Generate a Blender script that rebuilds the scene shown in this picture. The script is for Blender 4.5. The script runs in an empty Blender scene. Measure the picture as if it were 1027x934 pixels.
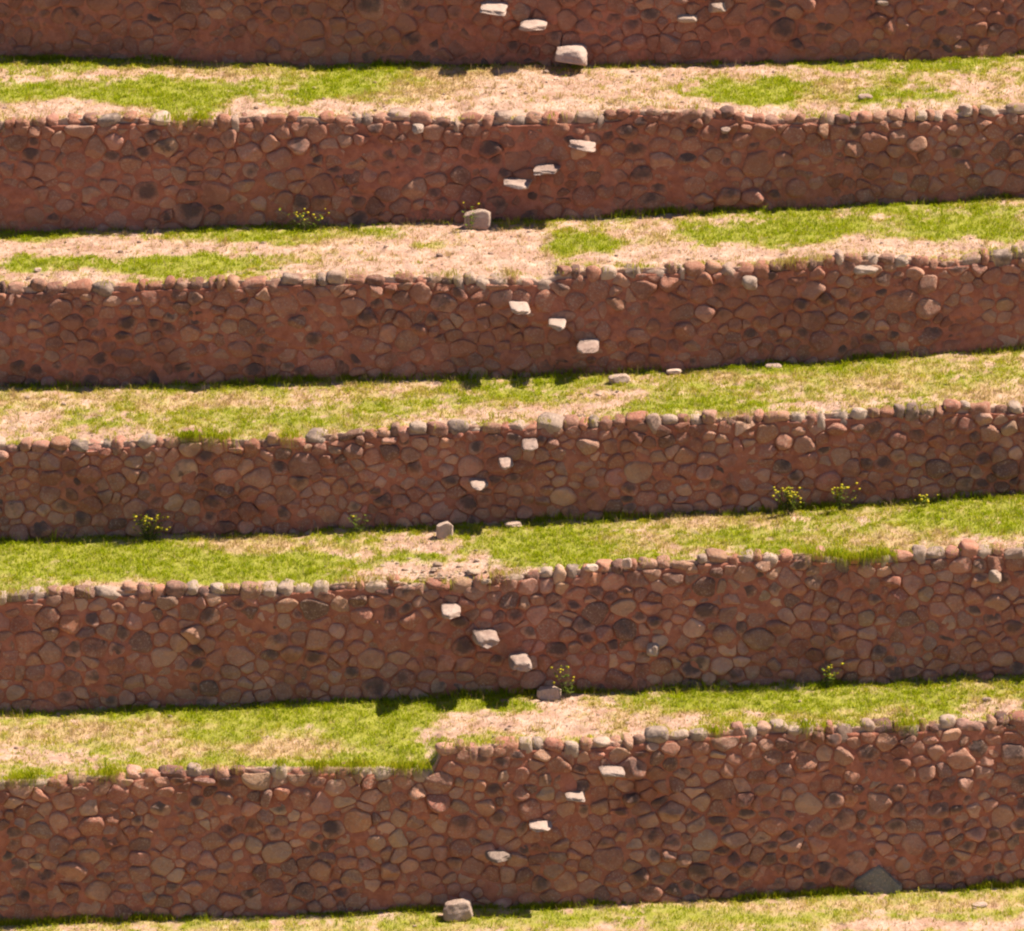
import bpy, math, random
import numpy as np
from mathutils import Vector, Matrix

random.seed(11)
RNG = np.random.default_rng(11)
sc = bpy.context.scene
COL = sc.collection

# ---------------------------------------------------------------- camera model
PW, PH = 1027.0, 934.0
DIST, PITCH = 180.0, math.radians(15.0)
FOCAL = 36.0 * DIST * 52.0 / PW            # 52 px per metre at the middle of the slope
FPX = FOCAL / 36.0 * PW
CAM = np.array([0.0, -DIST * math.cos(PITCH), DIST * math.sin(PITCH)])
FWD = np.array([0.0, math.cos(PITCH), -math.sin(PITCH)])
UPV = np.array([0.0, math.sin(PITCH), math.cos(PITCH)])

def ray(px, py):
    return FWD * FPX + np.array([1.0, 0, 0]) * (px - PW / 2) - UPV * (py - PH / 2)

def project(x, y, z):
    dx, dy, dz = x - CAM[0], y - CAM[1], z - CAM[2]
    f = dy * FWD[1] + dz * FWD[2]
    u = dy * UPV[1] + dz * UPV[2]
    return PW / 2 + FPX * dx / f, PH / 2 - FPX * u / f

def hit_level(px, py, a, b):               # meet the level z = a + b x
    d = ray(px, py)
    t = (a + b * CAM[0] - CAM[2]) / (d[2] - b * d[0])
    return CAM + d * t

# ---------------------------------------------------------------- noise (numpy)
def _h(ix, iy, seed):
    n = (ix.astype(np.int64) * 374761393 + iy.astype(np.int64) * 668265263 + seed * 974634541) & 0xFFFFFFFF
    n = ((n ^ (n >> 13)) * 1274126177) & 0xFFFFFFFF
    n = n ^ (n >> 16)
    return (n & 0xFFFF) / 65535.0

def vnoise(x, y, seed=0):
    x = np.asarray(x, float); y = np.asarray(y, float)
    ix, iy = np.floor(x), np.floor(y)
    fx, fy = x - ix, y - iy
    fx = fx * fx * (3 - 2 * fx); fy = fy * fy * (3 - 2 * fy)
    a = _h(ix, iy, seed); b = _h(ix + 1, iy, seed); c = _h(ix, iy + 1, seed); d = _h(ix + 1, iy + 1, seed)
    return (a * (1 - fx) + b * fx) * (1 - fy) + (c * (1 - fx) + d * fx) * fy

def fbm(x, y, seed=0, octs=4):
    s = 0; a = 0.5; t = 0
    for k in range(octs):
        s = s + a * vnoise(x * 2 ** k, y * 2 ** k, seed + k * 17); t += a; a *= 0.55
    return s / t

def sstep(a, b, x):
    t = np.clip((x - a) / (b - a), 0, 1)
    return t * t * (3 - 2 * t)

# ---------------------------------------------------------------- traced lines of the six walls (photo pixels)
TX = [0, 130, 257, 385, 513, 640, 770, 900, 1027]
BASE = [
    [57, 58.5, 60.5, 63, 65.5, 65, 62, 57.5, 53.5],
    [231, 229, 227, 224, 219, 212, 208, 202, 198],
    [384, 385, 384, 380, 377, 369, 362, 355, 350],
    [539, 538, 533, 526, 522, 518, 512, 503, 494],
    [713, 711, 706, 699, 693, 691, 685, 681, 676],
    [925, 923, 920, 914, 907, 904, 900, 893, 888]]
TOPS = [
    ([0, 513, 1027], [-46, -40, -48]),
    ([0, 60, 130, 190, 257, 350, 385, 425, 440, 513, 600, 622, 635, 677, 740, 770, 850, 900, 950, 985, 1027],
     [119, 118, 116, 120, 115, 117, 114, 116, 120, 118, 116, 114, 108, 108, 112, 117, 116, 115, 113, 107, 107]),
    ([0, 130, 257, 385, 513, 548, 560, 640, 720, 770, 830, 865, 900, 950, 1000, 1027],
     [287, 284, 279, 276, 278, 279, 273, 267, 266, 266, 258, 253, 256, 260, 253, 250]),
    ([0, 100, 190, 257, 340, 385, 440, 513, 580, 640, 690, 770, 850, 900, 950, 1027],
     [445, 442, 436, 440, 434, 430, 427, 422, 423, 416, 418, 415, 412, 410, 407, 406]),
    ([0, 50, 130, 257, 350, 385, 430, 480, 513, 640, 740, 800, 850, 900, 950, 1000, 1027],
     [597, 592, 590, 588, 583, 581, 586, 580, 575, 564, 556, 554, 559, 556, 553, 548, 547]),
    ([0, 130, 257, 350, 430, 436, 443, 513, 570, 640, 690, 770, 900, 1027],
     [781, 774, 768, 768, 769, 765, 748, 743, 745, 738, 733, 728, 727, 720])]
BATTER = 0.05
XL, XR = -16.0, 16.0
XS = np.linspace(XL, XR, 801)

class Lvl: pass
L = [Lvl() for _ in range(6)]
def lin(xs, zs):
    b, a = np.polyfit(xs, zs, 1); return a, b

a_, b_ = -9.0, 0.0
for k in range(5, -1, -1):
    w = L[k]
    w.a, w.b = a_, b_                                        # level of the ground at this wall's foot
    P = np.array([hit_level(px, py, a_, b_) for px, py in zip(TX, BASE[k])])
    w.cy = np.polyfit(P[:, 0], P[:, 1], 2)
    xin = P[:, 0]
    def Yb(x, c=w.cy, lo=xin[0] - 1, hi=xin[-1] + 1):       # cubic inside the frame, straight on outside it
        x = np.asarray(x, float); xc = np.clip(x, lo, hi)
        return np.polyval(c, xc) + np.polyval(np.polyder(c), xc) * (x - xc)
    w.Yb = Yb
    w.Zb = lambda x, a=a_, b=b_: a + b * np.asarray(x, float)
    tx, tz = [], []
    for px, py in zip(*TOPS[k]):
        d = ray(px, py); t = 1.0
        x, z = 0.0, w.a + 2
        for _ in range(20):
            Y = float(w.Yb(x)) + BATTER * (z - float(w.Zb(x)))
            t = (Y - CAM[1]) / d[1]; p = CAM + d * t; x, z = p[0], p[2]
        tx.append(x); tz.append(z)
    w.tx, w.tz = np.array(tx), np.array(tz)
    la, lb = lin(w.tx, w.tz)
    w.la, w.lb = la, lb
    def Zt(x, tx=w.tx, tz=w.tz, la=la, lb=lb):
        x = np.asarray(x, float)
        z = np.interp(x, tx, tz)
        z = np.where(x < tx[0], tz[0] + lb * (x - tx[0]), z)
        return np.where(x > tx[-1], tz[-1] + lb * (x - tx[-1]), z)
    w.Zt = Zt
    w.H = lambda x, w=w: w.Zt(x) - w.Zb(x)
    a_, b_ = la + 0.10, lb

# ---------------------------------------------------------------- mesh helpers
def link(name, me, mat=None, parent=None):
    o = bpy.data.objects.new(name, me); COL.objects.link(o)
    if mat:
        for m in (mat if isinstance(mat, list) else [mat]): me.materials.append(m)
    if parent: o.parent = parent
    return o

def np_mesh(name, V, F4=None, F3=None, col=None, smooth=True, mat4=None):
    me = bpy.data.meshes.new(name)
    V = np.asarray(V, np.float32)
    n4 = 0 if F4 is None else len(F4); n3 = 0 if F3 is None else len(F3)
    me.vertices.add(len(V)); me.vertices.foreach_set('co', V.ravel())
    loops = []
    if n4: loops.append(np.asarray(F4, np.int32).ravel())
    if n3: loops.append(np.asarray(F3, np.int32).ravel())
    loops = np.concatenate(loops)
    me.loops.add(len(loops)); me.loops.foreach_set('vertex_index', loops)
    me.polygons.add(n4 + n3)
    st = np.concatenate([np.arange(n4) * 4, n4 * 4 + np.arange(n3) * 3]).astype(np.int32)
    me.polygons.foreach_set('loop_start', st)
    me.polygons.foreach_set('use_smooth', np.full(n4 + n3, smooth, bool))
    me.update(calc_edges=True); me.validate()
    if col is not None:
        at = me.color_attributes.new('Col', 'FLOAT_COLOR', 'POINT')
        at.data.foreach_set('color', np.asarray(col, np.float32).ravel())
    return me

def grid_faces(nu, nv):
    i, j = np.meshgrid(np.arange(nu - 1), np.arange(nv - 1), indexing='ij')
    a = (i * nv + j).ravel()
    return np.stack([a, a + nv, a + nv + 1, a + 1], 1)

def tag(o, label=None, cat=None, group=None, kind=None):
    if label: o['label'] = label
    if cat: o['category'] = cat
    if group: o['group'] = group
    if kind: o['kind'] = kind
    return o

# ---------------------------------------------------------------- materials
def new_mat(name):
    m = bpy.data.materials.new(name); m.use_nodes = True
    nt = m.node_tree; nt.nodes.clear()
    out = nt.nodes.new('ShaderNodeOutputMaterial')
    return m, nt, out
def N(nt, t, **kw):
    n = nt.nodes.new(t)
    for k, v in kw.items(): setattr(n, k, v)
    return n
def mixc(nt, fac, a, b, blend='MIX'):
    n = N(nt, 'ShaderNodeMix', data_type='RGBA', blend_type=blend)
    for s, v in ((0, fac), (6, a), (7, b)):
        if hasattr(v, 'is_linked') or hasattr(v, 'links'): nt.links.new(v, n.inputs[s])
        else: n.inputs[s].default_value = v if s == 0 else (*v, 1)[:4]
    return n.outputs[2]
def ramp(nt, src, lo, hi):
    n = N(nt, 'ShaderNodeMapRange', interpolation_type='SMOOTHSTEP')
    nt.links.new(src, n.inputs[0]); n.inputs[1].default_value = lo; n.inputs[2].default_value = hi
    return n.outputs[0]
def noise(nt, scale, detail=5, rough=0.6, off=(0, 0, 0)):
    g = N(nt, 'ShaderNodeNewGeometry')
    mp = N(nt, 'ShaderNodeMapping'); mp.inputs[1].default_value = off
    nt.links.new(g.outputs['Position'], mp.inputs[0])
    n = N(nt, 'ShaderNodeTexNoise'); n.inputs['Scale'].default_value = scale
    n.inputs['Detail'].default_value = detail; n.inputs['Roughness'].default_value = rough
    nt.links.new(mp.outputs[0], n.inputs['Vector'])
    return n.outputs['Fac']
def math_(nt, op, a, b):
    n = N(nt, 'ShaderNodeMath', operation=op)
    for i, v in enumerate((a, b)):
        if hasattr(v, 'links'): nt.links.new(v, n.inputs[i])
        else: n.inputs[i].default_value = v
    return n.outputs[0]

def stone_mat(name, wash=0.3, earth=(0.37, 0.155, 0.098)):
    m, nt, out = new_mat(name)
    at = N(nt, 'ShaderNodeAttribute', attribute_name='Col')
    c = at.outputs['Color']
    n1 = noise(nt, 9, 6, 0.65)
    c = mixc(nt, math_(nt, 'MULTIPLY', ramp(nt, n1, 0.35, 0.7), 0.35), c, (0.62, 0.60, 0.58), 'MULTIPLY')
    n4 = noise(nt, 26, 4, 0.6, (7, 3, 1))
    c = mixc(nt, math_(nt, 'MULTIPLY', ramp(nt, n4, 0.50, 0.70), 0.65), c, (0.55, 0.40, 0.30))
    n7 = noise(nt, 5.5, 7, 0.7, (9, 2, 4))
    c = mixc(nt, math_(nt, 'MULTIPLY', ramp(nt, n7, 0.54, 0.72), 0.45), c, (0.52, 0.345, 0.24))
    # earth washed over the faces
    n2 = noise(nt, 0.9, 6, 0.62, (3, 9, 2))
    c = mixc(nt, math_(nt, 'MULTIPLY', ramp(nt, n2, 0.62 - wash * 0.5, 0.80 - wash * 0.4), 0.75), c, earth)
    n6 = noise(nt, 0.75, 7, 0.7, (2, 2, 6))
    c = mixc(nt, math_(nt, 'MULTIPLY', ramp(nt, n6, 0.46, 0.66), 0.8), c, (0.60, 0.52, 0.52), 'MULTIPLY')
    # dark lichen blotches
    n3 = noise(nt, 4.5, 6, 0.65, (1, 5, 8))
    n8 = noise(nt, 1.7, 8, 0.72, (4, 1, 3))
    al = math_(nt, 'ADD', at.outputs['Alpha'], math_(nt, 'MULTIPLY', ramp(nt, n8, 0.56, 0.70), 0.42))
    lf = math_(nt, 'ADD', al, math_(nt, 'MULTIPLY', math_(nt, 'SUBTRACT', n3, 0.5), 1.0))
    c = mixc(nt, math_(nt, 'MULTIPLY', ramp(nt, lf, 0.24, 0.68), 0.80), c, (0.085, 0.060, 0.056))
    b = N(nt, 'ShaderNodeBsdfPrincipled'); b.inputs['Roughness'].default_value = 0.93
    b.inputs['Specular IOR Level'].default_value = 0.2
    nt.links.new(c, b.inputs['Base Color'])
    bp = N(nt, 'ShaderNodeBump'); bp.inputs['Strength'].default_value = 1.0; bp.inputs['Distance'].default_value = 0.075
    nb = noise(nt, 10, 8, 0.74)
    nt.links.new(nb, bp.inputs['Height']); nt.links.new(bp.outputs[0], b.inputs['Normal'])
    nt.links.new(b.outputs[0], out.inputs[0])
    return m

def earth_mat(name, c0, c1, sc_=5):
    m, nt, out = new_mat(name)
    c = mixc(nt, ramp(nt, noise(nt, sc_, 7, 0.65), 0.3, 0.7), c0, c1)
    n2 = noise(nt, 30, 5, 0.6, (4, 4, 4))
    c = mixc(nt, math_(nt, 'MULTIPLY', ramp(nt, n2, 0.55, 0.75), 0.4), c, tuple(v * 0.6 for v in c0))
    b = N(nt, 'ShaderNodeBsdfPrincipled'); b.inputs['Roughness'].default_value = 0.97
    b.inputs['Specular IOR Level'].default_value = 0.1
    nt.links.new(c, b.inputs['Base Color'])
    bp = N(nt, 'ShaderNodeBump'); bp.inputs['Strength'].default_value = 0.9; bp.inputs['Distance'].default_value = 0.05
    nt.links.new(noise(nt, 12, 8, 0.7), bp.inputs['Height']); nt.links.new(bp.outputs[0], b.inputs['Normal'])
    nt.links.new(b.outputs[0], out.inputs[0])
    return m

SOIL = (0.50, 0.31, 0.205)
def soil_mat():
    m, nt, out = new_mat('terrace_soil')
    at = N(nt, 'ShaderNodeAttribute', attribute_name='Col')
    n1 = noise(nt, 2.3, 8, 0.65)
    c = mixc(nt, ramp(nt, n1, 0.32, 0.68), (0.43, 0.245, 0.175), (0.61, 0.41, 0.31))
    c = mixc(nt, math_(nt, 'MULTIPLY', ramp(nt, noise(nt, 7, 7, 0.75, (5, 1, 1)), 0.46, 0.66), 0.6), c, (0.36, 0.205, 0.125))
    sep = N(nt, 'ShaderNodeSeparateColor'); nt.links.new(at.outputs['Color'], sep.inputs[0])
    thatch = mixc(nt, sep.outputs[1], (0.50, 0.335, 0.18), (0.26, 0.27, 0.014))
    c = mixc(nt, sep.outputs[0], c, thatch)
    b = N(nt, 'ShaderNodeBsdfPrincipled'); b.inputs['Roughness'].default_value = 0.97
    b.inputs['Specular IOR Level'].default_value = 0.1
    nt.links.new(c, b.inputs['Base Color'])
    bp = N(nt, 'ShaderNodeBump'); bp.inputs['Strength'].default_value = 1.0; bp.inputs['Distance'].default_value = 0.06
    nt.links.new(noise(nt, 9, 8, 0.7), bp.inputs['Height']); nt.links.new(bp.outputs[0], b.inputs['Normal'])
    nt.links.new(b.outputs[0], out.inputs[0])
    return m

def leaf_mat(name, color=None, trans=0.4):
    m, nt, out = new_mat(name)
    if color is None:
        at = N(nt, 'ShaderNodeAttribute', attribute_name='Col'); c = at.outputs['Color']
    else:
        c = mixc(nt, noise(nt, 20, 2), color, tuple(v * 0.7 for v in color))
    d = N(nt, 'ShaderNodeBsdfDiffuse'); t = N(nt, 'ShaderNodeBsdfTranslucent')
    nt.links.new(c, d.inputs[0]); nt.links.new(c, t.inputs[0])
    mx = N(nt, 'ShaderNodeMixShader'); mx.inputs[0].default_value = trans
    nt.links.new(d.outputs[0], mx.inputs[1]); nt.links.new(t.outputs[0], mx.inputs[2])
    nt.links.new(mx.outputs[0], out.inputs[0])
    return m

M_EARTH = earth_mat('wall_earth', (0.325, 0.112, 0.069), (0.45, 0.176, 0.112))
M_SOIL = soil_mat()
M_GRASS = leaf_mat('grass_blades')
M_HILL = earth_mat('hill_earth', (0.30, 0.22, 0.10), (0.40, 0.30, 0.16), 0.6)
M_PALE = stone_mat('pale_stone', 0.0)
M_LEAF = leaf_mat('plant_leaf', (0.17, 0.22, 0.03))
M_STEM = leaf_mat('plant_stem', (0.16, 0.16, 0.05), 0.1)
M_FLOWER = leaf_mat('yellow_petal', (0.74, 0.60, 0.05), 0.3)
WASH = [0.55, 0.42, 0.36, 0.26, 0.20, 0.22]
M_WALL = [stone_mat('wall_stone', WASH[k]) for k in range(6)]

# ---------------------------------------------------------------- irregular stones
def ico(sub):
    import bmesh
    bm = bmesh.new(); bmesh.ops.create_icosphere(bm, subdivisions=sub, radius=1.0)
    V = np.array([v.co[:] for v in bm.verts]); F = np.array([[v.index for v in f.verts] for f in bm.faces])
    bm.free(); return V, F
ICO4, ICO3 = ico(4), ico(3)

def rock(size, sq=0.5, cuts=7, rough=0.04, rng=RNG, base=ICO4, faces=()):
    """Rounded-square block with chipped facets; size = full extents."""
    V, F = base
    p = V.copy()
    n = 2.0 / (1.0 - 0.72 * sq)
    p = p / (np.sum(np.abs(p) ** n, 1) ** (1 / n))[:, None]
    for c in range(cuts):
        d = rng.normal(size=3); d /= np.linalg.norm(d)
        lim = rng.uniform(0.72, 0.98) * (1 + 0.35 * sq)
        p -= np.maximum(0, p @ d - lim)[:, None] * d
    for d, lim in faces:
        d = np.array(d, float); d /= np.linalg.norm(d)
        p -= np.maximum(0, p @ d - lim)[:, None] * d
    disp = np.zeros(len(p))
    for o in range(7):
        k = rng.normal(size=3) * (2.0 + 1.5 * o); disp += np.sin(p @ k + rng.uniform(0, 6.28)) / (1 + o)
    p = p * (1 + rough * disp)[:, None]
    ext = p.max(0) - p.min(0)
    p = (p - (p.max(0) + p.min(0)) / 2) / ext * np.array(size)
    return p, F

def rock_obj(name, center, size, col, mat, parent=None, rz=0.0, lich=0.0, **kw):
    p, F = rock(size, **kw)
    c = np.zeros((len(p), 4)); c[:, :3] = col; c[:, 3] = lich
    me = np_mesh(name, p, F3=F, col=c)
    o = link(name, me, mat, parent)
    o.location = center; o.rotation_euler = (random.uniform(-.05, .05), random.uniform(-.06, .06), rz)
    return o

# ---------------------------------------------------------------- stone facing: power-diagram rubble
def clip_poly(poly, n, d):
    out = []
    m = len(poly)
    s = poly @ n - d
    for i in range(m):
        j = (i + 1) % m
        if s[i] <= 0: out.append(poly[i])
        if (s[i] < 0 < s[j]) or (s[j] < 0 < s[i]):
            t = s[i] / (s[i] - s[j]); out.append(poly[i] + t * (poly[j] - poly[i]))
    return np.array(out) if len(out) > 2 else None

def resample(poly, n):
    q = np.vstack([poly, poly[:1]])
    seg = np.linalg.norm(np.diff(q, axis=0), axis=1); s = np.concatenate([[0], np.cumsum(seg)])
    t = np.linspace(0, s[-1], n, endpoint=False)
    return np.stack([np.interp(t, s, q[:, 0]), np.interp(t, s, q[:, 1])], 1)

STRETCH = 1.22                                             # stones are wider than tall
def pack(k, w, rng):
    """Centres and radii of the stones of one wall in (along, up)."""
    Hm = float(np.max(w.H(XS)))
    C = np.zeros((4000, 2)); R = np.zeros(4000); n = 0; fail = 0
    mean = [0.165, 0.158, 0.155, 0.145, 0.148, 0.142][k]
    while fail < 1800 and n < 3000:
        r = mean * float(np.clip(rng.lognormal(0, 0.27), 0.55, 1.75)) * (1 if fail < 400 else 0.7)
        p = np.array([rng.uniform(XL, XR) / STRETCH, rng.uniform(-0.12, Hm + 0.1)])
        if n and np.any(np.sum((C[:n] - p) ** 2, 1) < (0.78 * (R[:n] + r)) ** 2): fail += 1; continue
        C[n] = p; R[n] = r; n += 1; fail = max(0, fail - 300) if fail < 400 else fail
    return C[:n], R[:n]

DIRT = np.array([0.40, 0.172, 0.110])
def stone_colour(k, rng, x, v, H):
    r = rng.random()
    if r < 0.38: c = np.array([0.39, 0.184, 0.125])       # red sandstone
    elif r < 0.64: c = np.array([0.425, 0.233, 0.165])        # tan
    elif r < 0.82: c = np.array([0.39, 0.235, 0.174])       # grey pink
    elif r < 0.94: c = np.array([0.48, 0.305, 0.215])        # pale
    else: c = np.array([0.19, 0.12, 0.095])                 # dark grey
    c = c * rng.uniform(0.90, 1.60) * np.array([1.04, .95, .90])
    c = c * (1 + rng.normal(0, 0.04, 3))
    mixd = [0.6, 0.55, 0.48, 0.3, 0.26, 0.32][k]
    return c * (1 - mixd) + DIRT * mixd

def wall_point(w, x, v, h):
    """x along the wall, v metres above the foot, h metres out of the face."""
    Yb = w.Yb(x); Zb = w.Zb(x)
    e = 0.05
    sl = (w.Yb(x + e) - w.Yb(x - e)) / (2 * e)
    nrm = 1 / np.sqrt(1 + sl * sl)
    bul = 0.10 * (vnoise(x * 0.35, v * 0.5, w.seed) - 0.5) + 0.07 * (vnoise(x * 1.1, v * 1.0, w.seed + 5) - 0.5)
    h = h + bul
    return np.stack([x + h * sl * nrm, Yb + BATTER * v - h * nrm, Zb + v], -1)

def build_facing(k, w, rng, parent):
    C, R = pack(k, w, rng)
    NP = 24
    rings = np.array([1.0, 1.0, 0.95, 0.85, 0.66, 0.36])
    prof = np.array([-0.6, 0.10, 0.42, 0.70, 0.93, 1.06])
    VV, CC, F4, F3 = [], [], [], []
    nb = 0
    q4 = []
    for r in range(len(rings) - 1):
        for i in range(NP):
            j = (i + 1) % NP
            q4.append([r * NP + i, r * NP + j, (r + 1) * NP + j, (r + 1) * NP + i])
    q4 = np.array(q4); last = (len(rings) - 1) * NP
    q3 = np.array([[last + i, last + (i + 1) % NP, len(rings) * NP] for i in range(NP)])
    for i in range(len(C)):
        c = C[i]; H = float(w.H(c[0] * STRETCH))
        if c[1] > H - 0.16: continue
        d2 = np.sum((C - c) ** 2, 1); idx = np.argsort(d2)[1:22]
        rr = max(2.2 * R[i], 0.34)
        poly = c + np.array([[-rr, -rr], [rr, -rr], [rr, rr], [-rr, rr]]) * 1.0
        ok = True
        for j in idx:
            n = C[j] - c; dn = math.sqrt(d2[j])
            n = n / dn
            dd = (d2[j] + R[i] ** 2 - R[j] ** 2) / (2 * dn)
            poly = clip_poly(poly, n, n @ c + dd - rng.uniform(0.004, 0.014))
            if poly is None: ok = False; break
        if not ok: continue
        poly = clip_poly(poly, np.array([0, 1.0]), H - rng.uniform(.10, .20))
        if poly is None: continue
        ro = rng.uniform(0, 6.28); gn = np.array([math.cos(ro), math.sin(ro)])
        if rng.random() < 0.45: poly = clip_poly(poly, gn, gn @ c + R[i] * rng.uniform(0.75, 1.0))   # a broken side
        if poly is None: continue
        rc = rng.uniform(0.14, 0.25)
        for _ in range(2):                                  # round the corners
            a, b = poly, np.roll(poly, -1, 0)
            poly = np.stack([a * (1 - rc) + b * rc, a * rc + b * (1 - rc)], 1).reshape(-1, 2)
        poly[:, 0] *= STRETCH
        e1 = poly.max(0) - poly.min(0)
        if e1.min() < 0.09: continue
        poly = resample(poly, NP)
        ctr = poly.mean(0)
        ang = np.arctan2(poly[:, 1] - ctr[1], poly[:, 0] - ctr[0])
        poly = ctr + (poly - ctr) * (1 + 0.04 * np.sin(2 * ang + rng.uniform(0, 6.3)) + 0.04 * np.sin(3 * ang + rng.uniform(0, 6.3)) + 0.025 * np.sin(5 * ang + rng.uniform(0, 6.3)))[:, None]
        size = math.sqrt(e1[0] * e1[1])
        hh = np.clip(size * 0.30, 0.05, 0.125) * rng.uniform(0.5, 1.4)
        if rng.random() < (0.16 if ctr[1] > H - 0.65 else 0.05): hh *= 1.8
        tilt = rng.normal(0, 0.075, 2)
        ph = rng.uniform(0, 6.28, 4); kk = rng.normal(0, 9, (4, 2))
        pts = [ctr + (poly - ctr) * rings[r] for r in range(len(rings))]
        P = np.concatenate(pts + [ctr[None]])
        hv = np.concatenate([np.full(NP, prof[r]) for r in range(len(rings))] + [[1.09]]) * hh
        fr = np.concatenate([np.full(NP, rings[r]) for r in range(len(rings))] + [[0.0]])
        q = P - ctr
        up = hv > 0
        hv = hv + up * (q @ tilt + 0.010 * np.sum(np.sin(q @ kk.T + ph), 1) * 0.6)
        for _ in range(3):                                  # chipped facets
            fa = rng.uniform(0, 6.28); lim = rng.uniform(.55, 1.0) * hh
            pl = lim - (q[:, 0] / e1[0] * math.cos(fa) + q[:, 1] / e1[1] * math.sin(fa)) * hh * rng.uniform(.5, 1.6)
            hv = np.where(up, np.minimum(hv, np.maximum(pl, .15 * hh)), hv)
        V = wall_point(w, P[:, 0], P[:, 1], hv)
        col = np.empty((len(P), 4))
        col[:, :3] = stone_colour(k, rng, ctr[0], ctr[1], H)
        pxx = float(project(ctr[0], float(w.Yb(ctr[0])), 0)[0])
        pd = 0.12 + (0.40 if (k == 5 and pxx > 640 and ctr[1] < 0.62 * H) else 0) + 0.5 * max(0, vnoise(ctr[0] * .5, ctr[1] * .7, 40 + k) - 0.5)
        lich = rng.uniform(.4, .72) if rng.random() < pd * (1.15 if size > .26 else .45) else 0.03
        fu = np.sqrt((q[:, 0] - .0) ** 2 / max(.01, (e1[0] / 2) ** 2) + (q[:, 1] - e1[1] * .14) ** 2 / max(.01, (e1[1] / 2) ** 2))
        col[:, 3] = lich * np.clip(1.05 - 0.75 * fu ** 2, 0, 1)
        VV.append(V); CC.append(col); F4.append(q4 + nb); F3.append(q3 + nb); nb += len(P)
    me = np_mesh('stone_facing', np.concatenate(VV), np.concatenate(F4), np.concatenate(F3), np.concatenate(CC))
    return link('stone_facing', me, M_WALL[k], parent)

def build_core(k, w, parent):
    nu, nv = 900, 64
    x = np.linspace(XL, XR, nu)[:, None] * np.ones((1, nv))
    t = np.linspace(0, 1, nv - 4)
    v = np.zeros((nu, nv)); H = w.H(x[:, 0]) - 0.17
    v[:, :nv - 4] = -0.25 + (H[:, None] + 0.25) * t
    v[:, nv - 4:] = H[:, None]
    bury = [0.040, 0.034, 0.028, 0.014, 0.012, 0.014][k]
    h = bury * (fbm(x * 0.8, v * 1.0, 60 + k) * 2 - 0.6) + 0.035 * (fbm(x * 4, v * 4, 70 + k) - 0.5)
    h = h + np.clip(0.30 * (fbm(x * 2.3, v * 2.6, 80 + k, 4) - 0.53), 0, [.046, .042, .038, .034, .030, .034][k]) * sstep(.1, .5, H[:, None] - v)   # mud smeared over the joints
    P = wall_point(w, x, v, h)
    for q, back in enumerate((0.1, 0.3, 0.55, 0.8)):        # the top of the wall, running back under the terrace
        P[:, nv - 4 + q, 1] += back
    P[:, nv - 1, 2] -= 1.0
    me = np_mesh('core', P.reshape(-1, 3), grid_faces(nu, nv)[:, ::-1])
    return link('core', me, M_EARTH, parent)

# wall tops where soil or turf hides the coping (photo x ranges)
HIDDEN = {1: [(628, 725)], 2: [(500, 553)], 3: [(470, 545)], 4: [(395, 432)], 5: [(0, 60), (285, 432)], 0: []}
def px_of(w, x): return float(project(x, float(w.Yb(x)), float(w.Zt(x)))[0])

def build_coping(k, w, rng, parent):
    x = XL + 0.3
    while x < XR - 0.3:
        wd = float(np.clip(rng.lognormal(math.log(0.31), 0.32), 0.16, 0.56))
        xc = x + wd / 2; x += wd * rng.uniform(0.92, 1.0) + (rng.uniform(.05, .2) if rng.random() < 0.05 else 0)
        px = px_of(w, xc)
        hid = any(a <= px <= b for a, b in HIDDEN[k])
        ht = float(np.clip(0.27 * rng.lognormal(0, .25), 0.18, 0.42)); dp = rng.uniform(0.30, 0.5)
        rise = rng.normal(0.01, 0.036) if not hid else rng.uniform(-.06, -.02)
        zt = float(w.Zt(xc)) + rise
        p = wall_point(w, np.array(xc), np.array(float(w.H(xc)) - ht / 2), np.array(0.0))
        c = stone_colour(k, rng, xc, 0, 1)
        r = rng.random()
        if r < 0.4: c = np.array([0.54, 0.38, 0.29]) * rng.uniform(0.85, 1.15)
        sl = (float(w.Yb(xc + .1)) - float(w.Yb(xc - .1))) / .2
        o = rock_obj('coping_stone', (xc, float(p[1]) + dp / 2 - rng.uniform(0.0, 0.07), zt - ht / 2),
                 (wd * 1.04, dp, ht), c, M_WALL[k] if k < 3 else M_PALE, parent, rz=math.atan(sl) + rng.normal(0, .15),
                 lich=rng.uniform(.3, .55) if rng.random() < 0.3 else 0.1, sq=rng.uniform(0.55, 0.95), cuts=12, rough=0.04, rng=rng, base=ICO3)
        o.rotation_euler.x += rng.normal(.03, .10); o.rotation_euler.y = rng.normal(0, .13)

# ---------------------------------------------------------------- steps: (photo x, y, width px, height px, front slope, tone)
STEPS = [
    [(495, 10, 28, 11, .3, 1.0), (535, 27, 28, 14, .5, 1.0), (573, 58, 33, 26, .55, 1.05)],
    [(584, 148, 28, 14, .5, 1.05), (549, 171, 27, 12, .4, .9), (519, 185, 29, 9, .3, .95)],
    [(521, 311, 20, 12, .4, 1.0), (559, 327, 18, 11, .3, .95), (590, 349, 22, 15, .5, .95)],
    [(531, 448, 17, 13, .3, .9), (507, 466, 15, 10, .3, 1.05), (480, 488, 19, 11, .3, .9)],
    [(452, 616, 20, 16, .35, .95), (487, 643, 25, 20, .5, .95), (521, 667, 22, 20, .3, .85)],
    [(613, 775, 25, 11, .2, .85), (577, 801, 21, 12, .2, .9), (542, 830, 24, 9, .2, 1.0), (499, 861, 25, 15, .1, .5)]]

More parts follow.
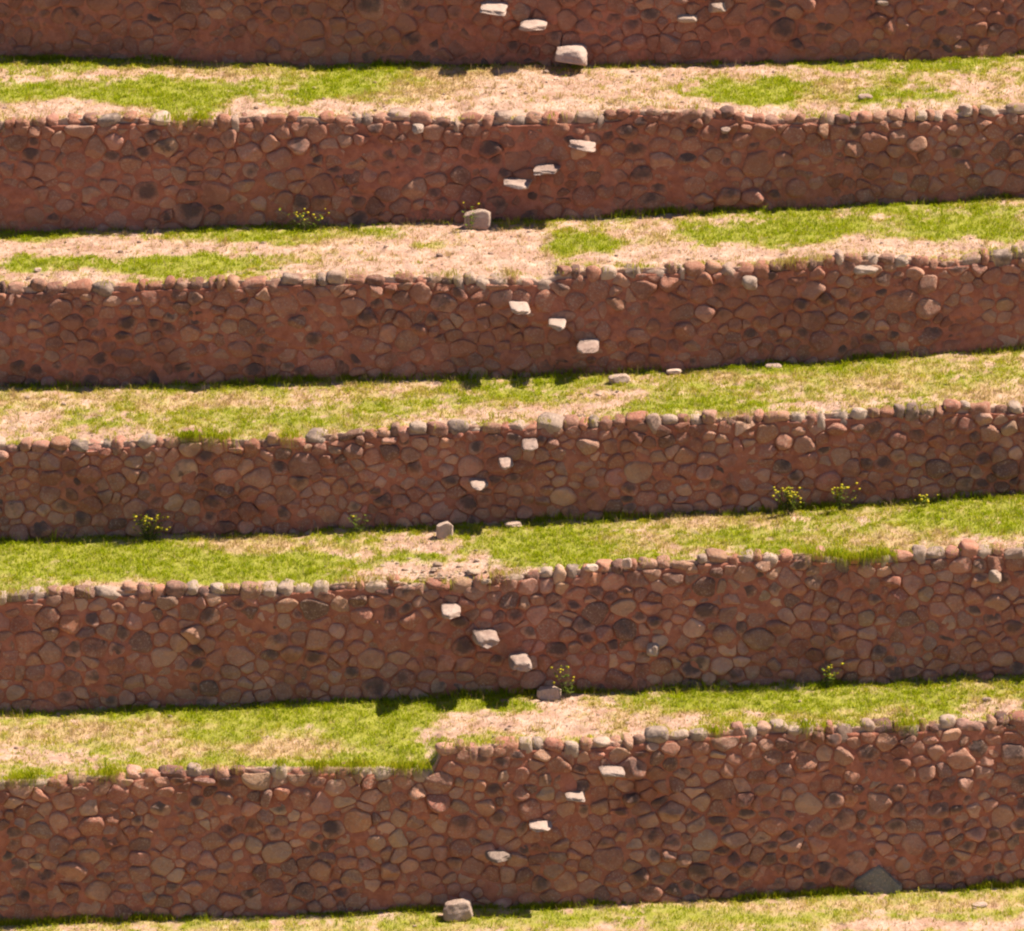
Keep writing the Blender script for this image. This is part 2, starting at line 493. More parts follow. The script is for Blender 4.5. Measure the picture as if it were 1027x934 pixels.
def build_steps(k, w, rng, parent):
    for (px, py, wp, hp, slope, tone) in STEPS[k]:
        out = [.86, .66, .82, .66, .86, .60][k]; slope = .15 * slope
        d = ray(px, py); x, z = 0.0, w.a + 1
        for _ in range(20):
            Y = float(w.Yb(x)) + BATTER * (z - float(w.Zb(x))) - out * 0.6
            t = (Y - CAM[1]) / d[1]; p = CAM + d * t; x, z = p[0], p[2]
        m = np.linalg.norm(p - CAM) / FPX
        wd = wp * m; ht = max(0.10 if k in (1, 5) else 0.13, hp * m - out * (0.22 if k in (1, 5) else 0.15))
        dp = out + 0.3
        Ys = float(w.Yb(x)) + BATTER * (z - float(w.Zb(x)))
        sl = (float(w.Yb(x + .1)) - float(w.Yb(x - .1))) / .2
        rock_obj('step_stone', (x, Ys - out + dp / 2, z), (wd, dp, ht), np.array([0.56, 0.40, 0.325]) * tone, M_PALE, parent,
                 rz=math.atan(sl) + rng.normal(0, .1), lich=0.0, sq=0.82, cuts=11, rough=0.05, rng=rng,
                 faces=[((rng.normal(0, .3), -1, slope), 0.80), ((rng.normal(0, .5), -.6, -1), 0.72)]).rotation_euler.x = rng.uniform(-.02, .06)

WALL_LABEL = [
    'uppermost red stone terrace wall, cut off by the top edge, three pale steps descending right',
    'second terrace wall from the top, muddy red stones with pale steps descending left to a block',
    'third terrace wall from the top, brown rubble with three small steps descending right',
    'fourth terrace wall from the top, rounded brown stones with three small steps descending left',
    'fifth terrace wall from the top, three chunky steps descending right above a sunlit boulder',
    'tallest terrace wall at the bottom, four thin steps and a grey triangular boulder at its foot']
JUT = {0: [(720, 8, 20, 10), (690, 19, 22, 8), (884, 3, 14, 6)], 1: [(728, 131, 11, 6), (419, 130, 12, 9)], 4: [(998, 578, 13, 14), (655, 652, 14, 14)], 2: [(868, 271, 26, 9), (752, 284, 16, 14)]}
def build_jutting(k, w, rng, parent):
    for px, py, wp, hp in JUT.get(k, []):                    # face stones that stand out of the wall and catch the sun
        d = ray(px, py); x, z = 0.0, w.a + 1
        for _ in range(20):
            Y = float(w.Yb(x)) + BATTER * (z - float(w.Zb(x))) - .12
            p = CAM + d * ((Y - CAM[1]) / d[1]); x, z = p[0], p[2]
        m = np.linalg.norm(p - CAM) / FPX
        rock_obj('jutting_stone', (x, Y + .12, z), (wp * m, .5, hp * m), (.50, .36, .28), M_PALE, parent, sq=.6, cuts=10, rough=.04, rng=rng)
walls = []
for k in range(6):
    w = L[k]; w.seed = 100 + 31 * k
    root = bpy.data.objects.new('terrace_wall', None); COL.objects.link(root)
    tag(root, WALL_LABEL[k], 'stone wall', 'stepped stone terrace walls')
    rng = np.random.default_rng(500 + k)
    build_core(k, w, root)
    build_facing(k, w, rng, root)
    build_coping(k, w, rng, root)
    build_steps(k, w, rng, root)
    build_jutting(k, w, rng, root)
    walls.append(root)
# the big grey boulder built into the foot of the lowest wall
w = L[5]
p = hit_level(880, 893, w.a, w.b)
b = rock_obj('foundation_boulder', (p[0], float(w.Yb(p[0])) + 0.10, float(w.Zb(p[0])) + 0.20), (0.98, 0.5, 0.78), (0.27, 0.235, 0.19), M_PALE, walls[5],
             sq=0.5, cuts=4, rough=0.02, faces=[((1, -.1, .9), 0.62), ((-1, -.1, 1.2), 0.72), ((0, -1, .15), .7)])
b['label'] = 'large grey triangular boulder in the wall foot'

# ---------------------------------------------------------------- terraces: level k lies in front of wall k, behind the top of wall k+1
# patches: (kind, photo x, y, half width, half height, strength) g = green, d = straw, b = bare soil
PATCH = [
  [('g', 90, 66, 200, 7, .6), ('g', 330, 70, 90, 5, .6), ('g', 20, 92, 40, 10, .8), ('g', 155, 92, 90, 13, 1), ('g', 190, 108, 28, 9, .9), ('g', 290, 92, 40, 14, .5), ('g', 330, 85, 30, 14, .8), ('g', 375, 82, 40, 12, .9),
   ('d', 430, 85, 50, 16, .7), ('b', 520, 95, 60, 20, .8), ('d', 500, 78, 60, 8, .6), ('b', 620, 85, 70, 14, .7), ('d', 590, 98, 40, 10, .3), ('g', 765, 94, 52, 12, 1), ('g', 695, 90, 20, 7, .5),
   ('d', 830, 92, 25, 14, .5), ('g', 905, 94, 55, 10, .6), ('g', 900, 62, 140, 6, .6), ('b', 760, 72, 100, 7, .6), ('b', 985, 88, 50, 12, .5), ('b', 60, 110, 90, 8, .9), ('b', 260, 112, 40, 7, .7), ('b', 450, 110, 300, 7, .7), ('b', 900, 110, 220, 7, .6), ('b', 90, 73, 110, 5, .7), ('d', 260, 68, 120, 7, .6)],
  [('g', 20, 236, 50, 7, .9), ('g', 270, 237, 70, 8, 1), ('g', 45, 264, 60, 8, .9), ('g', 195, 265, 95, 11, .9), ('b', 90, 249, 150, 8, 1), ('b', 330, 255, 60, 16, .5), ('d', 310, 245, 40, 10, .4),
   ('g', 375, 233, 25, 6, .6), ('b', 450, 250, 60, 25, .9), ('g', 418, 247, 28, 7, .6), ('b', 515, 255, 45, 22, 1.0), ('g', 580, 244, 36, 12, 1.1), ('d', 640, 240, 30, 14, .5), ('g', 705, 237, 26, 9, .7), ('g', 780, 232, 90, 13, .9),
   ('g', 960, 228, 80, 12, .9), ('g', 850, 210, 200, 6, .7), ('b', 690, 222, 60, 6, .4), ('b', 40, 280, 80, 6, .8), ('b', 400, 272, 180, 7, .7), ('b', 640, 258, 60, 8, .7), ('b', 790, 254, 140, 7, .8), ('b', 960, 244, 100, 5, .7), ('b', 880, 236, 25, 12, .6)],
  [('b', 20, 428, 45, 12, .8), ('b', 100, 436, 40, 7, .8), ('d', 210, 405, 70, 8, .5), ('g', 80, 428, 30, 10, .5), ('d', 50, 400, 90, 8, .4), ('g', 250, 420, 70, 10, .4), ('g', 560, 390, 70, 12, .4), ('g', 430, 405, 80, 12, .3),
   ('b', 530, 414, 70, 9, 1), ('b', 610, 398, 45, 10, .9), ('d', 720, 380, 60, 6, .3), ('g', 690, 405, 60, 10, .6), ('g', 730, 368, 110, 6, .6), ('b', 830, 408, 50, 6, .6), ('d', 880, 385, 60, 9, .6), ('d', 990, 395, 50, 9, .8), ('g', 920, 385, 60, 10, .3), ('b', 430, 425, 60, 6, .5), ('d', 360, 395, 70, 7, .3)],
  [('g', 80, 565, 120, 20, .7), ('g', 270, 570, 90, 13, .8), ('b', 145, 592, 110, 7, 1), ('d', 255, 547, 60, 8, .8), ('b', 420, 544, 40, 9, 1.0), ('b', 350, 558, 30, 8, .6), ('b', 455, 572, 65, 12, 1.2), ('b', 370, 575, 40, 8, .8), ('g', 420, 562, 40, 6, .6),
   ('g', 560, 550, 80, 18, .7), ('d', 640, 545, 50, 10, .5), ('d', 720, 525, 60, 8, .7), ('g', 760, 545, 80, 10, .5), ('d', 880, 545, 90, 10, .7), ('g', 975, 520, 70, 16, .6), ('b', 985, 545, 40, 8, .7), ('b', 700, 553, 50, 5, .5), ('g', 860, 555, 50, 6, .5), ('d', 930, 530, 50, 6, .3)],
  [('b', 40, 757, 60, 9, .75), ('d', 80, 735, 90, 10, .6), ('d', 170, 726, 50, 5, .4), ('g', 300, 712, 200, 14, .7), ('d', 285, 752, 60, 10, .9), ('d', 180, 752, 40, 10, .6), ('g', 220, 742, 40, 10, .3), ('g', 390, 735, 50, 22, .8), ('g', 30, 778, 20, 6, .5), ('g', 330, 765, 80, 6, .7),
   ('b', 575, 705, 45, 9, 1.1), ('b', 500, 722, 60, 9, 1.0), ('b', 455, 735, 30, 9, 1.0), ('b', 600, 728, 80, 14, .9), ('d', 650, 715, 60, 8, .5), ('g', 470, 707, 60, 9, .8), ('g', 720, 705, 120, 9, .6), ('g', 850, 705, 160, 16, .5), ('b', 755, 715, 24, 7, .7), ('b', 685, 722, 22, 8, .8), ('d', 830, 720, 50, 6, .5), ('b', 990, 710, 22, 10, .9), ('d', 1010, 700, 30, 8, .4), ('d', 890, 715, 40, 5, .4)],
  [('d', 850, 908, 200, 4, .6), ('b', 960, 928, 110, 6, 1.2), ('g', 700, 918, 140, 8, .5), ('g', 500, 922, 100, 12, .4), ('b', 460, 918, 22, 4, .7), ('d', 300, 932, 200, 4, .3), ('b', 620, 935, 60, 3, .4)]]
BASEC = [(.70, .44), (.68, .46), (.88, .55), (.92, .70), (.90, .66), (.90, .60)]

def fields(k, x, y, z):
    px, py = project(x, y, z)
    c = np.full(np.shape(x), BASEC[k][0]); q = np.full(np.shape(x), BASEC[k][1])
    wob = (fbm(x * 1.6, y * 1.1, 300 + k) - 0.5)
    wob2 = (fbm(x * 1.6, y * 1.1, 400 + k) - 0.5)
    for kd, ex, ey, rx, ry, s in PATCH[k]:
        d = ((px + wob * 50 - ex) / rx) ** 2 + ((py + wob2 * 16 - ey) / ry) ** 2
        f = s * (1 - sstep(0.05, 2.2, d))
        if kd == 'g': c = c + f * .7; q = q + f * .75
        elif kd == 'd': c = c + f * .25; q = q - f * .8
        else: c = c - f * .72; q = q - f * .55
    n1 = fbm(x * 1.3, y * 0.9, 210 + k) - 0.5; n2 = fbm(x * 3.7, y * 2.6, 220 + k) - 0.5; n3 = fbm(x * 2.1, y * 1.6, 230 + k) - 0.5
    n4 = fbm(x * 9, y * 6, 240 + k) - 0.5
    n5 = fbm(x * 3, y * 7, 250 + k) - 0.5
    c = c + n1 * 0.9 + n2 * 1.4 + n4 * 1.3; q = q + n3 * 0.9 + n1 * .4 + n4 * .8 + n5 * .7
    return np.clip(c, 0, 1), np.clip(q, 0, 1)

def terr_z(k, x, t):
    """Height of terrace k; t = 0 at its front lip, 1 at the foot of wall k."""
    w = L[k]
    zb = w.Zb(x)
    if k < 5:
        f = L[k + 1]; zf = f.Zt(x) - 0.06
        sag = np.exp(-t * 5.0)
        lvl = (f.la + f.lb * x) * (1 - t) + zb * t
        z = zf * sag + (lvl - 0.03) * (1 - sag)
    else:
        z = zb - 0.25 * (1 - t)
    return z
def terr_y(k, x, t):
    w = L[k]; yb = w.Yb(x) + 0.12
    yf = (wall_point(L[k + 1], x, L[k + 1].H(x), np.full(np.shape(x), -0.05))[..., 1]) if k < 5 else w.Yb(x) - 7.0
    return yf * (1 - t) + yb * t
def hid_field(k, x):
    f = L[k + 1]; px = project(x, f.Yb(x), f.Zt(x))[0]
    h = 0.0 * x
    for a, b in HIDDEN[k + 1]: h = np.maximum(h, sstep(a - 14, a + 6, px) * (1 - sstep(b - 6, b + 14, px)))
    return h
def terr(k, x, t):
    tn = np.minimum(t, 0); t = np.maximum(t, 0)
    y = terr_y(k, x, t); z = terr_z(k, x, t)
    if np.any(tn < 0):                                      # the lip breaks off over the edge of the wall
        hf = hid_field(k, x)
        rag = fbm(x * 5, x * 0 + 1, 78, 4)
        y = y - np.where(tn < 0, .10 * hf * (rag - .25), 0) + np.where(tn < -2.5, .15, 0)
        z = z - np.where(tn < 0, .10 * (-tn - .35), 0) + np.where(tn < -1, .08 * (fbm(x * 7, x * 0, 77) - .5), 0)
    z = z + 0.10 * (fbm(x * 0.9, y * 0.9, 50 + k) - 0.5) * np.minimum(1, t * 6) + 0.09 * (fbm(x * 3.5, y * 3.5, 55 + k) - 0.5) + 0.05 * (fbm(x * 10, y * 10, 56 + k) - 0.5)
    return y, z

TER_LABEL = ['pale soil terrace below the uppermost wall', 'pale soil terrace below the second wall', 'grassy terrace below the third wall',
             'green terrace below the fourth wall', 'green terrace below the fifth wall', 'grassy ground below the lowest wall']
G_LABEL = ['patchy green and straw grass on the uppermost terrace, under the top wall',
           'patchy grass with bare soil on the second terrace down, around the squat stone block',
           'yellow green grass on the third terrace down, with two pale loose stones',
           'bright green grass on the fourth terrace down, beside a crumbled bare lip',
           'bright green turf on the fifth terrace down, cut by a pale diagonal path',
           'grass along the bottom edge, below the tallest wall']
def blades(X, Y, Z, hgt, wid, lean, az, col, droop=0.0):
    """Two-segment tapering blades, vectorised; returns verts, quads, tris, colours."""
    n = len(X)
    fa = RNG.uniform(0, math.pi, n); sx, sy = np.cos(fa) * wid / 2, np.sin(fa) * wid / 2
    lx, ly = np.cos(az) * lean, np.sin(az) * lean
    V = np.zeros((n, 5, 3))
    V[:, 0] = np.stack([X - sx, Y - sy, Z - .01], 1); V[:, 1] = np.stack([X + sx, Y + sy, Z - .01], 1)
    mx, my, mz = X + lx * .35 * hgt, Y + ly * .35 * hgt, Z + hgt * .6
    V[:, 2] = np.stack([mx + sx * .8, my + sy * .8, mz], 1); V[:, 3] = np.stack([mx - sx * .8, my - sy * .8, mz], 1)
    V[:, 4] = np.stack([X + lx * hgt, Y + ly * hgt, Z + hgt * np.where(np.asarray(droop) > 0, 1 - droop, np.maximum(.35, 1 - .45 * lean))], 1)
    i = np.arange(n)[:, None] * 5
    return V.reshape(-1, 3), i + np.array([[0, 1, 2, 3]]), i + np.array([[3, 2, 4]]), np.repeat(col, 5, 0)

STRAW = np.array([0.54, 0.37, 0.19]); GREEN = np.array([0.37, 0.41, 0.008]); DEEP = np.array([0.22, 0.29, 0.008]); OLIVE = np.array([0.48, 0.43, 0.026])
def blade_colour(q, n):
    q = np.clip(q + RNG.normal(0, .17, n), 0, 1)[:, None]
    c = np.where(q < .5, STRAW * (1 - 2 * q) + OLIVE * 2 * q, OLIVE * (2 - 2 * q) + GREEN * (2 * q - 1))
    dk = (RNG.random(n) < .25)[:, None]
    c = np.where(dk & (q > .55), DEEP, c)
    c = c * RNG.uniform(.75, 1.2, n)[:, None]
    return np.concatenate([c, np.ones((n, 1))], 1)

for k in range(6):
    w = L[k]
    nu = 700; nt_ = 70
    x = np.linspace(XL, XR, nu)[:, None] * np.ones((1, nt_)); t = (np.concatenate([[-3, -2, -1.4, -.7], np.linspace(0, 1, nt_ - 4)]) if k < 5 else np.linspace(0, 1, nt_))[None, :] * np.ones((nu, 1))
    y, z = terr(k, x, t)
    c, q = fields(k, x, y, z)
    c = np.where(t < 0.004, np.minimum(c, .25), c); q = np.where(t < 0.004, 0.1, q)
    colr = np.stack([sstep(.3, .95, c) * .85, q, c, np.ones_like(c)], -1).reshape(-1, 4)
    me = np_mesh('terrace', np.stack([x, y, z], -1).reshape(-1, 3), grid_faces(nu, nt_)[:, ::-1][:, ::-1], col=colr)
    o = link('terrace', me, M_SOIL); tag(o, TER_LABEL[k], 'terrace', kind='structure')
    # ---- grass
    depth = float(np.mean(w.Yb(XS) - terr_y(k, XS, np.zeros_like(XS))))
    n = int(32 * depth * 1050) if k < 5 else int(32 * depth * 650)
    gx = RNG.uniform(XL, XR, n); gt = RNG.uniform(0.0, 0.985, n)
    gy, gz = terr(k, gx, gt)
    c, q = fields(k, gx, gy, gz)
    clump = fbm(gx * 6, gy * 6, 90 + k, 3)
    keep = RNG.random(n) < np.clip((c - .05) * 1.1, 0.26, 1) * np.clip(0.4 + (clump - .35) * 2.2, .2, 1)
    gx, gy, gz, gt, c, q, clump = [a[keep] for a in (gx, gy, gz, gt, c, q, clump)]
    m = len(gx)
    hgt = (0.03 + 0.06 * np.clip(clump * 1.6 - .35, 0, 1)) * RNG.uniform(.6, 1.35, m) * (0.65 + .6 * c)
    lean = np.abs(RNG.normal(.85, .4, m)); az = RNG.uniform(0, 6.28, m)
    parts = [blades(gx, gy, gz, hgt, RNG.uniform(.008, .017, m), lean, az, blade_colour(q * sstep(.05, .5, c), m))]
    # taller grass in the shelter of the wall foot
    m = 12000
    fx = RNG.uniform(XL, XR, m); ft = 1 - np.abs(RNG.normal(0, .15, m)) / depth
    ft = np.clip(ft, .6, .97); fy, fz = terr(k, fx, ft)
    dens = fbm(fx * .8, fy * 0, 130 + k, 3) * (1 + .3 * (k >= 2))
    keep = RNG.random(m) < np.clip((dens - .33) * 3.6, 0.08, 1)
    fx, fy, fz, dens = fx[keep], fy[keep], fz[keep], dens[keep]; m = len(fx)
    hg = RNG.uniform(.06, .17, m) * (0.5 + np.clip(dens - .4, 0, .4) * 2.2)
    cc = blade_colour(np.full(m, .8), m); cc[:, :3] *= .8
    parts.append(blades(fx, fy, fz, hg, RNG.uniform(.008, .016, m), np.abs(RNG.normal(.4, .3, m)), RNG.uniform(0, 6.28, m), cc))
    # scattered taller tufts and dry stalks
    nt2 = 520
    ux = RNG.uniform(XL, XR, nt2); ut = RNG.uniform(.03, .97, nt2)
    uy, uz = terr(k, ux, ut); uc, uq = fields(k, ux, uy, uz)
    nb_ = RNG.integers(6, 26, nt2); rid = np.repeat(np.arange(nt2), nb_); m = len(rid)
    rad = np.abs(RNG.normal(0, .055, m)); ra = RNG.uniform(0, 6.28, m)
    sx_ = ux[rid] + np.cos(ra) * rad; tz_ = uz[rid]; sy_ = uy[rid] + np.sin(ra) * rad
    big = RNG.lognormal(0, .45, nt2)[rid]
    parts.append(blades(sx_, sy_, tz_, .085 * big * RNG.uniform(.5, 1.3, m), RNG.uniform(.007, .014, m), rad * 9 + .1, ra,
                        blade_colour(np.clip(uq[rid] * sstep(.05, .5, uc[rid]) + RNG.normal(0, .25, nt2)[rid], 0, 1), m)))
    m = 900
    ux = RNG.uniform(XL, XR, m); ut = RNG.uniform(.02, .98, m); uy, uz = terr(k, ux, ut)
    parts.append(blades(ux, uy, uz, RNG.uniform(.10, .30, m), RNG.uniform(.005, .009, m), RNG.uniform(.1, .6, m), RNG.uniform(0, 6.28, m), blade_colour(np.zeros(m), m)))
    # straw and turf hanging over the lip of the wall in front
    if k < 5:
        m = 10000
        f = L[k + 1]
        hx = RNG.uniform(XL, XR, m); hy, hz = terr(k, hx, np.full(m, 0.012)); hy = hy - RNG.uniform(.02, .27, m)
        hp = np.array([project(a, b_, c_)[0] for a, b_, c_ in zip(hx, hy, hz)])
        dn = fbm(hx * .9, hx * 0, 150 + k, 3)
        turf = np.zeros(m)
        for (a, b_) in {4: [(0, 55), (75, 130), (270, 345), (345, 432), (700, 730), (805, 830), (895, 925)], 3: [(805, 900)], 2: [(280, 300), (175, 235)], 1: [], 0: [(165, 215)]}[k]:
            turf = np.maximum(turf, sstep(a - 8, a + 22, hp) * (1 - sstep(b_ - 26, b_ + 6, hp)))
        keep = RNG.random(m) < np.clip((dn - .58) * .6, 0.005, 1) + turf * np.clip((fbm(hx * 4, hx * 0 + 3, 160 + k) - .30) * 2.6, 0.03, 1)
        hx, hy, hz, turf = hx[keep], hy[keep], hz[keep], turf[keep]; m = len(hx)
        qq = np.where(turf > 0, .75, .25)
        ln = RNG.uniform(.06, .27, m) * (.5 + fbm(hx * 5, hx * 0, 170 + k)) * np.where(turf > 0, 1.25, 1)
        for rep in range(3):
            parts.append(blades(hx + RNG.normal(0, .05, m), hy + RNG.normal(0, .03, m), hz + .07, ln * RNG.uniform(.5, 1, m), RNG.uniform(.008, .018, m),
                                RNG.uniform(.5, 1.0, m), -math.pi / 2 + RNG.normal(0, .6, m), blade_colour(qq, m), droop=RNG.uniform(.9, 2.2, m)))
    off = 0; VV, F4, F3, CC = [], [], [], []
    for V, a4, a3, cl in parts:
        VV.append(V); F4.append(a4 + off); F3.append(a3 + off); CC.append(cl); off += len(V)
    me = np_mesh('grass', np.concatenate(VV), np.concatenate(F4), np.concatenate(F3), np.concatenate(CC), smooth=False)
    o = link('grass', me, M_GRASS); tag(o, G_LABEL[k], 'grass', kind='stuff')

def ground_at(k, px, py):
    """World point of photo pixel on terrace k."""
    w = L[k]; p = hit_level(px, py, w.a - .05, w.b)
    for _ in range(6):
        x = p[0]; y0 = float(terr_y(k, np.array(x), np.array(0.))); y1 = float(terr_y(k, np.array(x), np.array(1.)))
        t = min(1, max(0, (p[1] - y0) / (y1 - y0)))
        z = float(terr(k, np.array(x), np.array(t))[1])
        d = ray(px, py); p = CAM + d * ((z - CAM[2]) / d[2])
    return p

# ---------------------------------------------------------------- loose stones: level, x, foot y, width px, height px, tone, label
LOOSE = [
  (1, 479, 232, 27, 25, .75, 'squat upright stone block below the lowest step of the second wall', .35),
  (2, 621, 386, 22, 13, .95, 'pale flat stone in grass at the foot of the third wall steps', .3),
  (2, 676, 376, 15, 7, 1.05, 'small white stone at the foot of the third wall, right of the pale flat stone', .3),
  (3, 446, 541, 17, 20, .8, 'small white topped block beneath the lowest step of the fourth wall', .3),
  (3, 515, 530, 18, 8, .95, 'white chip of stone in the shade right of the white topped block', .3),
  (4, 551, 703, 24, 17, .85, 'sunlit boulder at the foot of the fifth wall steps, where the pale path begins', .3),
  (5, 459, 925, 30, 25, .78, 'squared brown stone block on the grass at the foot of the tallest wall', .3),
  (0, 868, 101, 15, 8, .9, 'low pale stone lying near the lip of the uppermost terrace', .3),
  (1, 38, 273, 7, 5, 1.2, 'tiny white stone near the left end of the second terrace', .3),
  (2, 776, 371, 17, 7, .8, 'low tan stone half sunk in grass below the third wall', .3),
  (3, 593, 574, 14, 9, 1.05, 'pale stone perched on the grassy lip above the fifth wall, left of its white neighbour', .3),
  (3, 629, 571, 10, 13, 1.15, 'upright white stone perched on the grassy lip above the fifth wall', .3),
  (4, 990, 704, 9, 5, .7, 'small grey stone in grass at the right end of the fifth terrace', .3),
  (5, 983, 911, 16, 6, .9, 'pale flat stone in straw grass near the lower right corner', .3),
]
for (k, px, py, wp, hp, tone, lab, sl) in LOOSE:
    p = ground_at(k, px, py); m = np.linalg.norm(p - CAM) / FPX
    wd = wp * m; dp = wd * .8; ht = max(.07, (hp * m - dp * .2) / .96)
    big = hp > 14
    o = rock_obj('stone_block' if big else 'loose_stone', (p[0], p[1] + dp * .5, p[2] + ht * .42), (wd, dp, ht), np.array([.70, .495, .385]) * tone, M_PALE,
                 rz=random.uniform(-.3, .3), sq=.92 if big else .45, cuts=9, rough=.04, faces=[((.2, -1, .12), .8), ((-.3, 0, 1), .85)])
    tag(o, lab, 'stone', 'loose stones on the terraces')

# crumbled clods on the bare lip of the fourth terrace
VV, FF, CC = [], [], []; off = 0
for i in range(60):
    px = random.gauss(452, 34) if i < 45 else random.uniform(370, 500); py = random.gauss(574, 6)
    p = ground_at(3, px, min(584, py)); s = random.uniform(.04, .14) * (1.7 if random.random() < .12 else 1)
    V, F = rock((s * random.uniform(.8, 1.6), s, s * .5), sq=.4, cuts=10, rough=.07, base=ICO3)
    VV.append(V + p + np.array([0, 0, s * .05])); FF.append(F + off); off += len(V)
    CC.append(np.tile(np.append(np.array([.62, .44, .31]) * random.uniform(.8, 1.1), 0), (len(V), 1)))
o = link('rubble', np_mesh('rubble', np.concatenate(VV), F3=np.concatenate(FF), col=np.concatenate(CC)), M_PALE)
tag(o, 'crumbled pale clods on the broken bare lip above the fifth wall', 'rubble', kind='stuff')

# small stones and clods strewn over the bare soil
VV, FF, CC = [], [], []; off = 0
ICO1 = ico(2); kinds = [rock((1, .8, .55), sq=.45, cuts=8, rough=.06, base=ICO1)[0] for _ in range(12)]
for k in range(6):
    m = 1500
    gx = RNG.uniform(XL, XR, m); gt = RNG.uniform(0.02, 1, m); gy, gz = terr(k, gx, gt)
    c, q = fields(k, gx, gy, gz)
    for i in np.nonzero(RNG.random(m) < np.clip(.75 - c, .03, .6))[0]:
        s_ = .022 * RNG.lognormal(0, .5); V = kinds[RNG.integers(12)] * s_ * 2; a = RNG.uniform(0, 6.28)
        V = np.stack([V[:, 0] * math.cos(a) - V[:, 1] * math.sin(a), V[:, 0] * math.sin(a) + V[:, 1] * math.cos(a), V[:, 2]], 1)
        VV.append(V + np.array([gx[i], gy[i], gz[i] + s_ * .2])); FF.append(ICO1[1] + off); off += len(V)
        CC.append(np.tile(np.append(np.array([.52, .35, .255]) * RNG.uniform(.55, 1.2), 0), (len(V), 1)))
o = link('gravel', np_mesh('gravel', np.concatenate(VV), F3=np.concatenate(FF), col=np.concatenate(CC)), M_PALE)
tag(o, 'small stones and clods strewn over the bare soil of the terraces', 'gravel', kind='stuff')

# ---------------------------------------------------------------- flowering plants
def fl_mesh():
    V, F = ico(2); r = np.random.default_rng(5)
    V = V * np.array([.022, .022, .016]) * (1 + .25 * np.sin(V[:, :1] * 7 + V[:, 1:2] * 5))
    return np_mesh('flower', V, F3=F)
FL = fl_mesh(); FL.materials.append(M_FLOWER)
PLANTS = [
  (1, 311, 228, 36, 22, 14, 'thin stemmed plant with sparse yellow flowers against the second wall', .5),
  (3, 150, 541, 40, 26, 34, 'bushy yellow flowered plant at the left foot of the fourth wall', .8),
  (3, 791, 517, 34, 28, 44, 'largest yellow flowered plant, at the right foot of the fourth wall', 1.0),
  (3, 843, 511, 34, 28, 24, 'taller loose yellow flowered plant, immediately right of the largest one', .7),
  (3, 929, 507, 22, 12, 12, 'low yellow flowered plant, farthest right along the fourth wall', .6),
  (4, 571, 690, 34, 34, 11, 'leafy green plant with few yellow flowers beside the sunlit boulder', 1.2),
  (4, 829, 690, 26, 24, 12, 'leafy plant with yellow blooms at the right foot of the fifth wall', 1.2),
  (1, 471, 232, 14, 30, 2, 'wispy weed with tiny yellow blooms hugging the squat stone block', .5),
  (3, 362, 532, 26, 20, 1, 'small green weed at the foot of the fourth wall, left of its steps', 1.0),
]
for (k, px, py, wp, hp, nf, lab, leafy) in PLANTS:
    p = ground_at(k, px, py); m = np.linalg.norm(p - CAM) / FPX
    p[1] = min(p[1], float(L[k].Yb(p[0])) - .38); p[2] = float(L[k].Zb(p[0])) - .03
    root = bpy.data.objects.new('flowering_plant', None); COL.objects.link(root); root.location = p
    tag(root, lab, 'plant', 'wild plants along the wall feet')
    W, H = wp * m, hp * m * 1.02
    SV, SF = [], []; LV, LF = [], []; tips = []
    ns = max(8, nf)
    for s in range(ns):
        tx = random.gauss(0, .26) * W; ty = random.uniform(-.14, .06); tz = H * random.uniform(.45, 1.0)
        bx = tx * .25; prev = None
        for q in range(5):
            u = q / 4; c = Vector((bx + (tx - bx) * u ** 1.4, ty * u, tz * u)); r = .006 * (1 - .5 * u)
            base = len(SV)
            for a in range(3): SV.append((c.x + r * math.cos(a * 2.1), c.y + r * math.sin(a * 2.1), c.z))
            if prev is not None:
                for a in range(3): SF.append((prev + a, prev + (a + 1) % 3, base + (a + 1) % 3, base + a))
            prev = base
            if q:
                for _ in range(int(random.random() + leafy * 1.3)):
                    az = random.uniform(0, 6.28); ln = random.uniform(.04, .10); wd = ln * .35
                    d = Vector((math.cos(az), math.sin(az), random.uniform(-.2, .7))); sd = Vector((-math.sin(az), math.cos(az), 0)) * wd
                    i = len(LV); LV += [c[:], (c + d * ln * .5 + sd)[:], (c + d * ln)[:], (c + d * ln * .5 - sd)[:]]; LF.append((i, i + 1, i + 2, i + 3))
        tips.append(Vector((tx, ty, tz)))
    link('stems', np_mesh('stems', SV, SF), M_STEM, root)
    link('leaves', np_mesh('leaves', LV, LF, smooth=False), M_LEAF, root)
    for f in range(nf):
        o = bpy.data.objects.new('flower', FL); COL.objects.link(o); o.parent = root
        o.location = tips[f % len(tips)] + Vector((random.gauss(0, .02), random.gauss(0, .02), .01)); s = random.uniform(.7, 1.35); o.scale = (s, s, s)

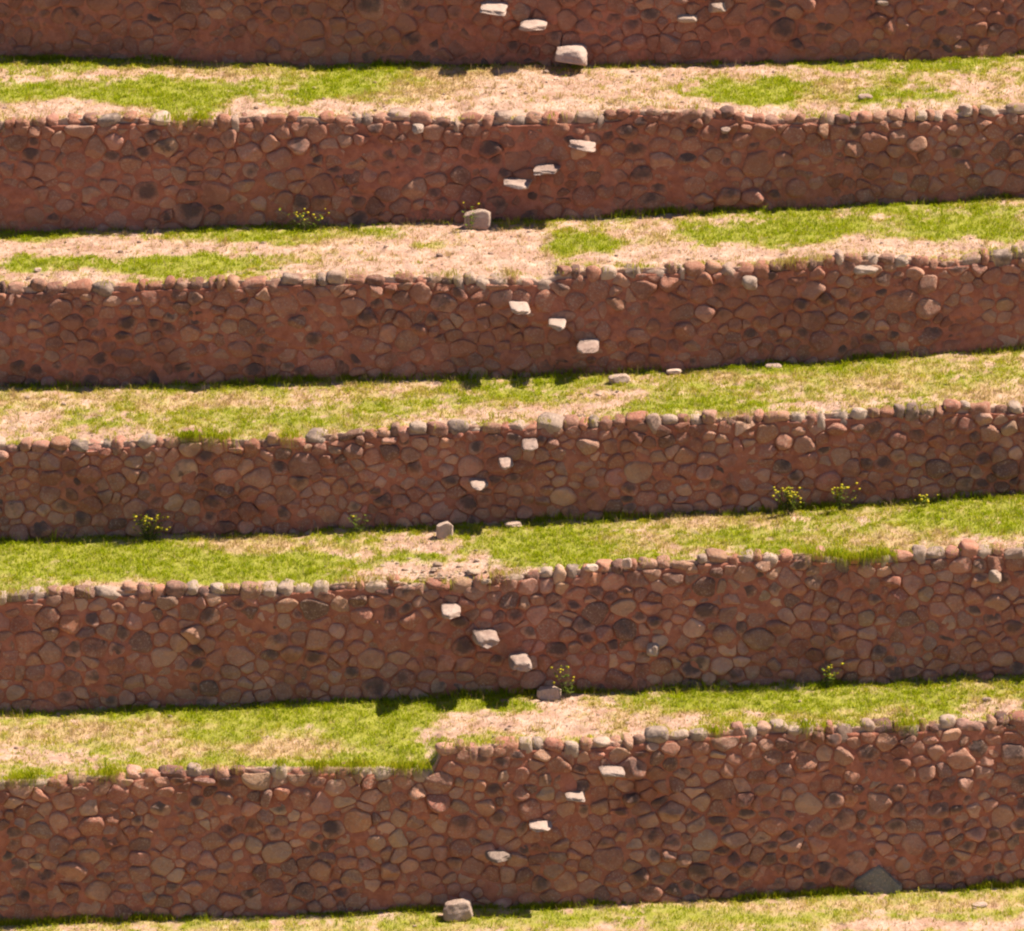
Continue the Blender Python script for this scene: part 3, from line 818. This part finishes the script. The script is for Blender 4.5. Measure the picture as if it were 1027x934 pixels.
# ---------------------------------------------------------------- ground and hillside beyond the picture
w = L[5]
z0 = w.a - 0.6
me = np_mesh('ground', [(-900, -900, z0), (900, -900, z0), (900, float(w.Yb(0)) - 2, z0), (-900, float(w.Yb(0)) - 2, z0)], [(0, 1, 2, 3)])
tag(link('ground', me, M_HILL), 'dry valley floor below the terraces', 'ground', kind='structure')
w = L[0]
xs = np.linspace(-200, 200, 120)[:, None] * np.ones((1, 60)); tt = np.linspace(0, 1, 60)[None, :] ** 1.6 * np.ones((120, 1))
xc_ = np.clip(xs, XL, XR)
ys = w.Yb(xc_) + BATTER * w.H(xc_) + .25 + tt * 160
zs = np.interp(np.clip(xs, XL, XR), XS, w.Zt(XS)) - .05 + tt * 45 + 2.5 * (fbm(xs * .05, ys * .05, 9) - .5) * np.minimum(1, tt * 6)
me = np_mesh('hillside', np.stack([xs, ys, zs], -1).reshape(-1, 3), grid_faces(120, 60))
tag(link('hillside', me, M_HILL), 'dry hillside rising above the uppermost wall', 'hill', kind='structure')

# ---------------------------------------------------------------- light
SUN = Vector((0.66, 0.165, 1.0)).normalized()
sd = bpy.data.lights.new('sun', 'SUN'); sd.energy = 4.9; sd.angle = math.radians(.53); sd.color = (1, .92, .79)
so = bpy.data.objects.new('sun', sd); COL.objects.link(so); so.rotation_euler = SUN.to_track_quat('Z', 'Y').to_euler()
wd = bpy.data.worlds.new('World'); sc.world = wd; wd.use_nodes = True
nt = wd.node_tree; bg = nt.nodes['Background']; bg.inputs[1].default_value = .08
sk = nt.nodes.new('ShaderNodeTexSky'); sk.sky_type = 'NISHITA'; sk.sun_disc = False
sk.sun_elevation = math.asin(SUN.z); sk.sun_rotation = math.atan2(SUN.x, SUN.y); sk.altitude = 3500; sk.air_density = .8; sk.dust_density = 4.0; sk.ozone_density = .6
nt.links.new(sk.outputs[0], bg.inputs[0])

# ---------------------------------------------------------------- camera and view
cd = bpy.data.cameras.new('camera'); cd.sensor_width = 36; cd.lens = FOCAL; cd.clip_start = 1; cd.clip_end = 3000
co = bpy.data.objects.new('camera', cd); COL.objects.link(co)
co.location = CAM; co.rotation_euler = (math.pi / 2 - PITCH, 0, 0)
sc.camera = co
vs = sc.view_settings
sc.display_settings.display_device = 'sRGB'
vs.view_transform = 'Standard'; vs.look = 'None'; vs.gamma = 1; vs.exposure = 1.02; vs.use_curve_mapping = False
sc.cycles.filter_width = 2.2
sc.cycles.max_bounces = 6
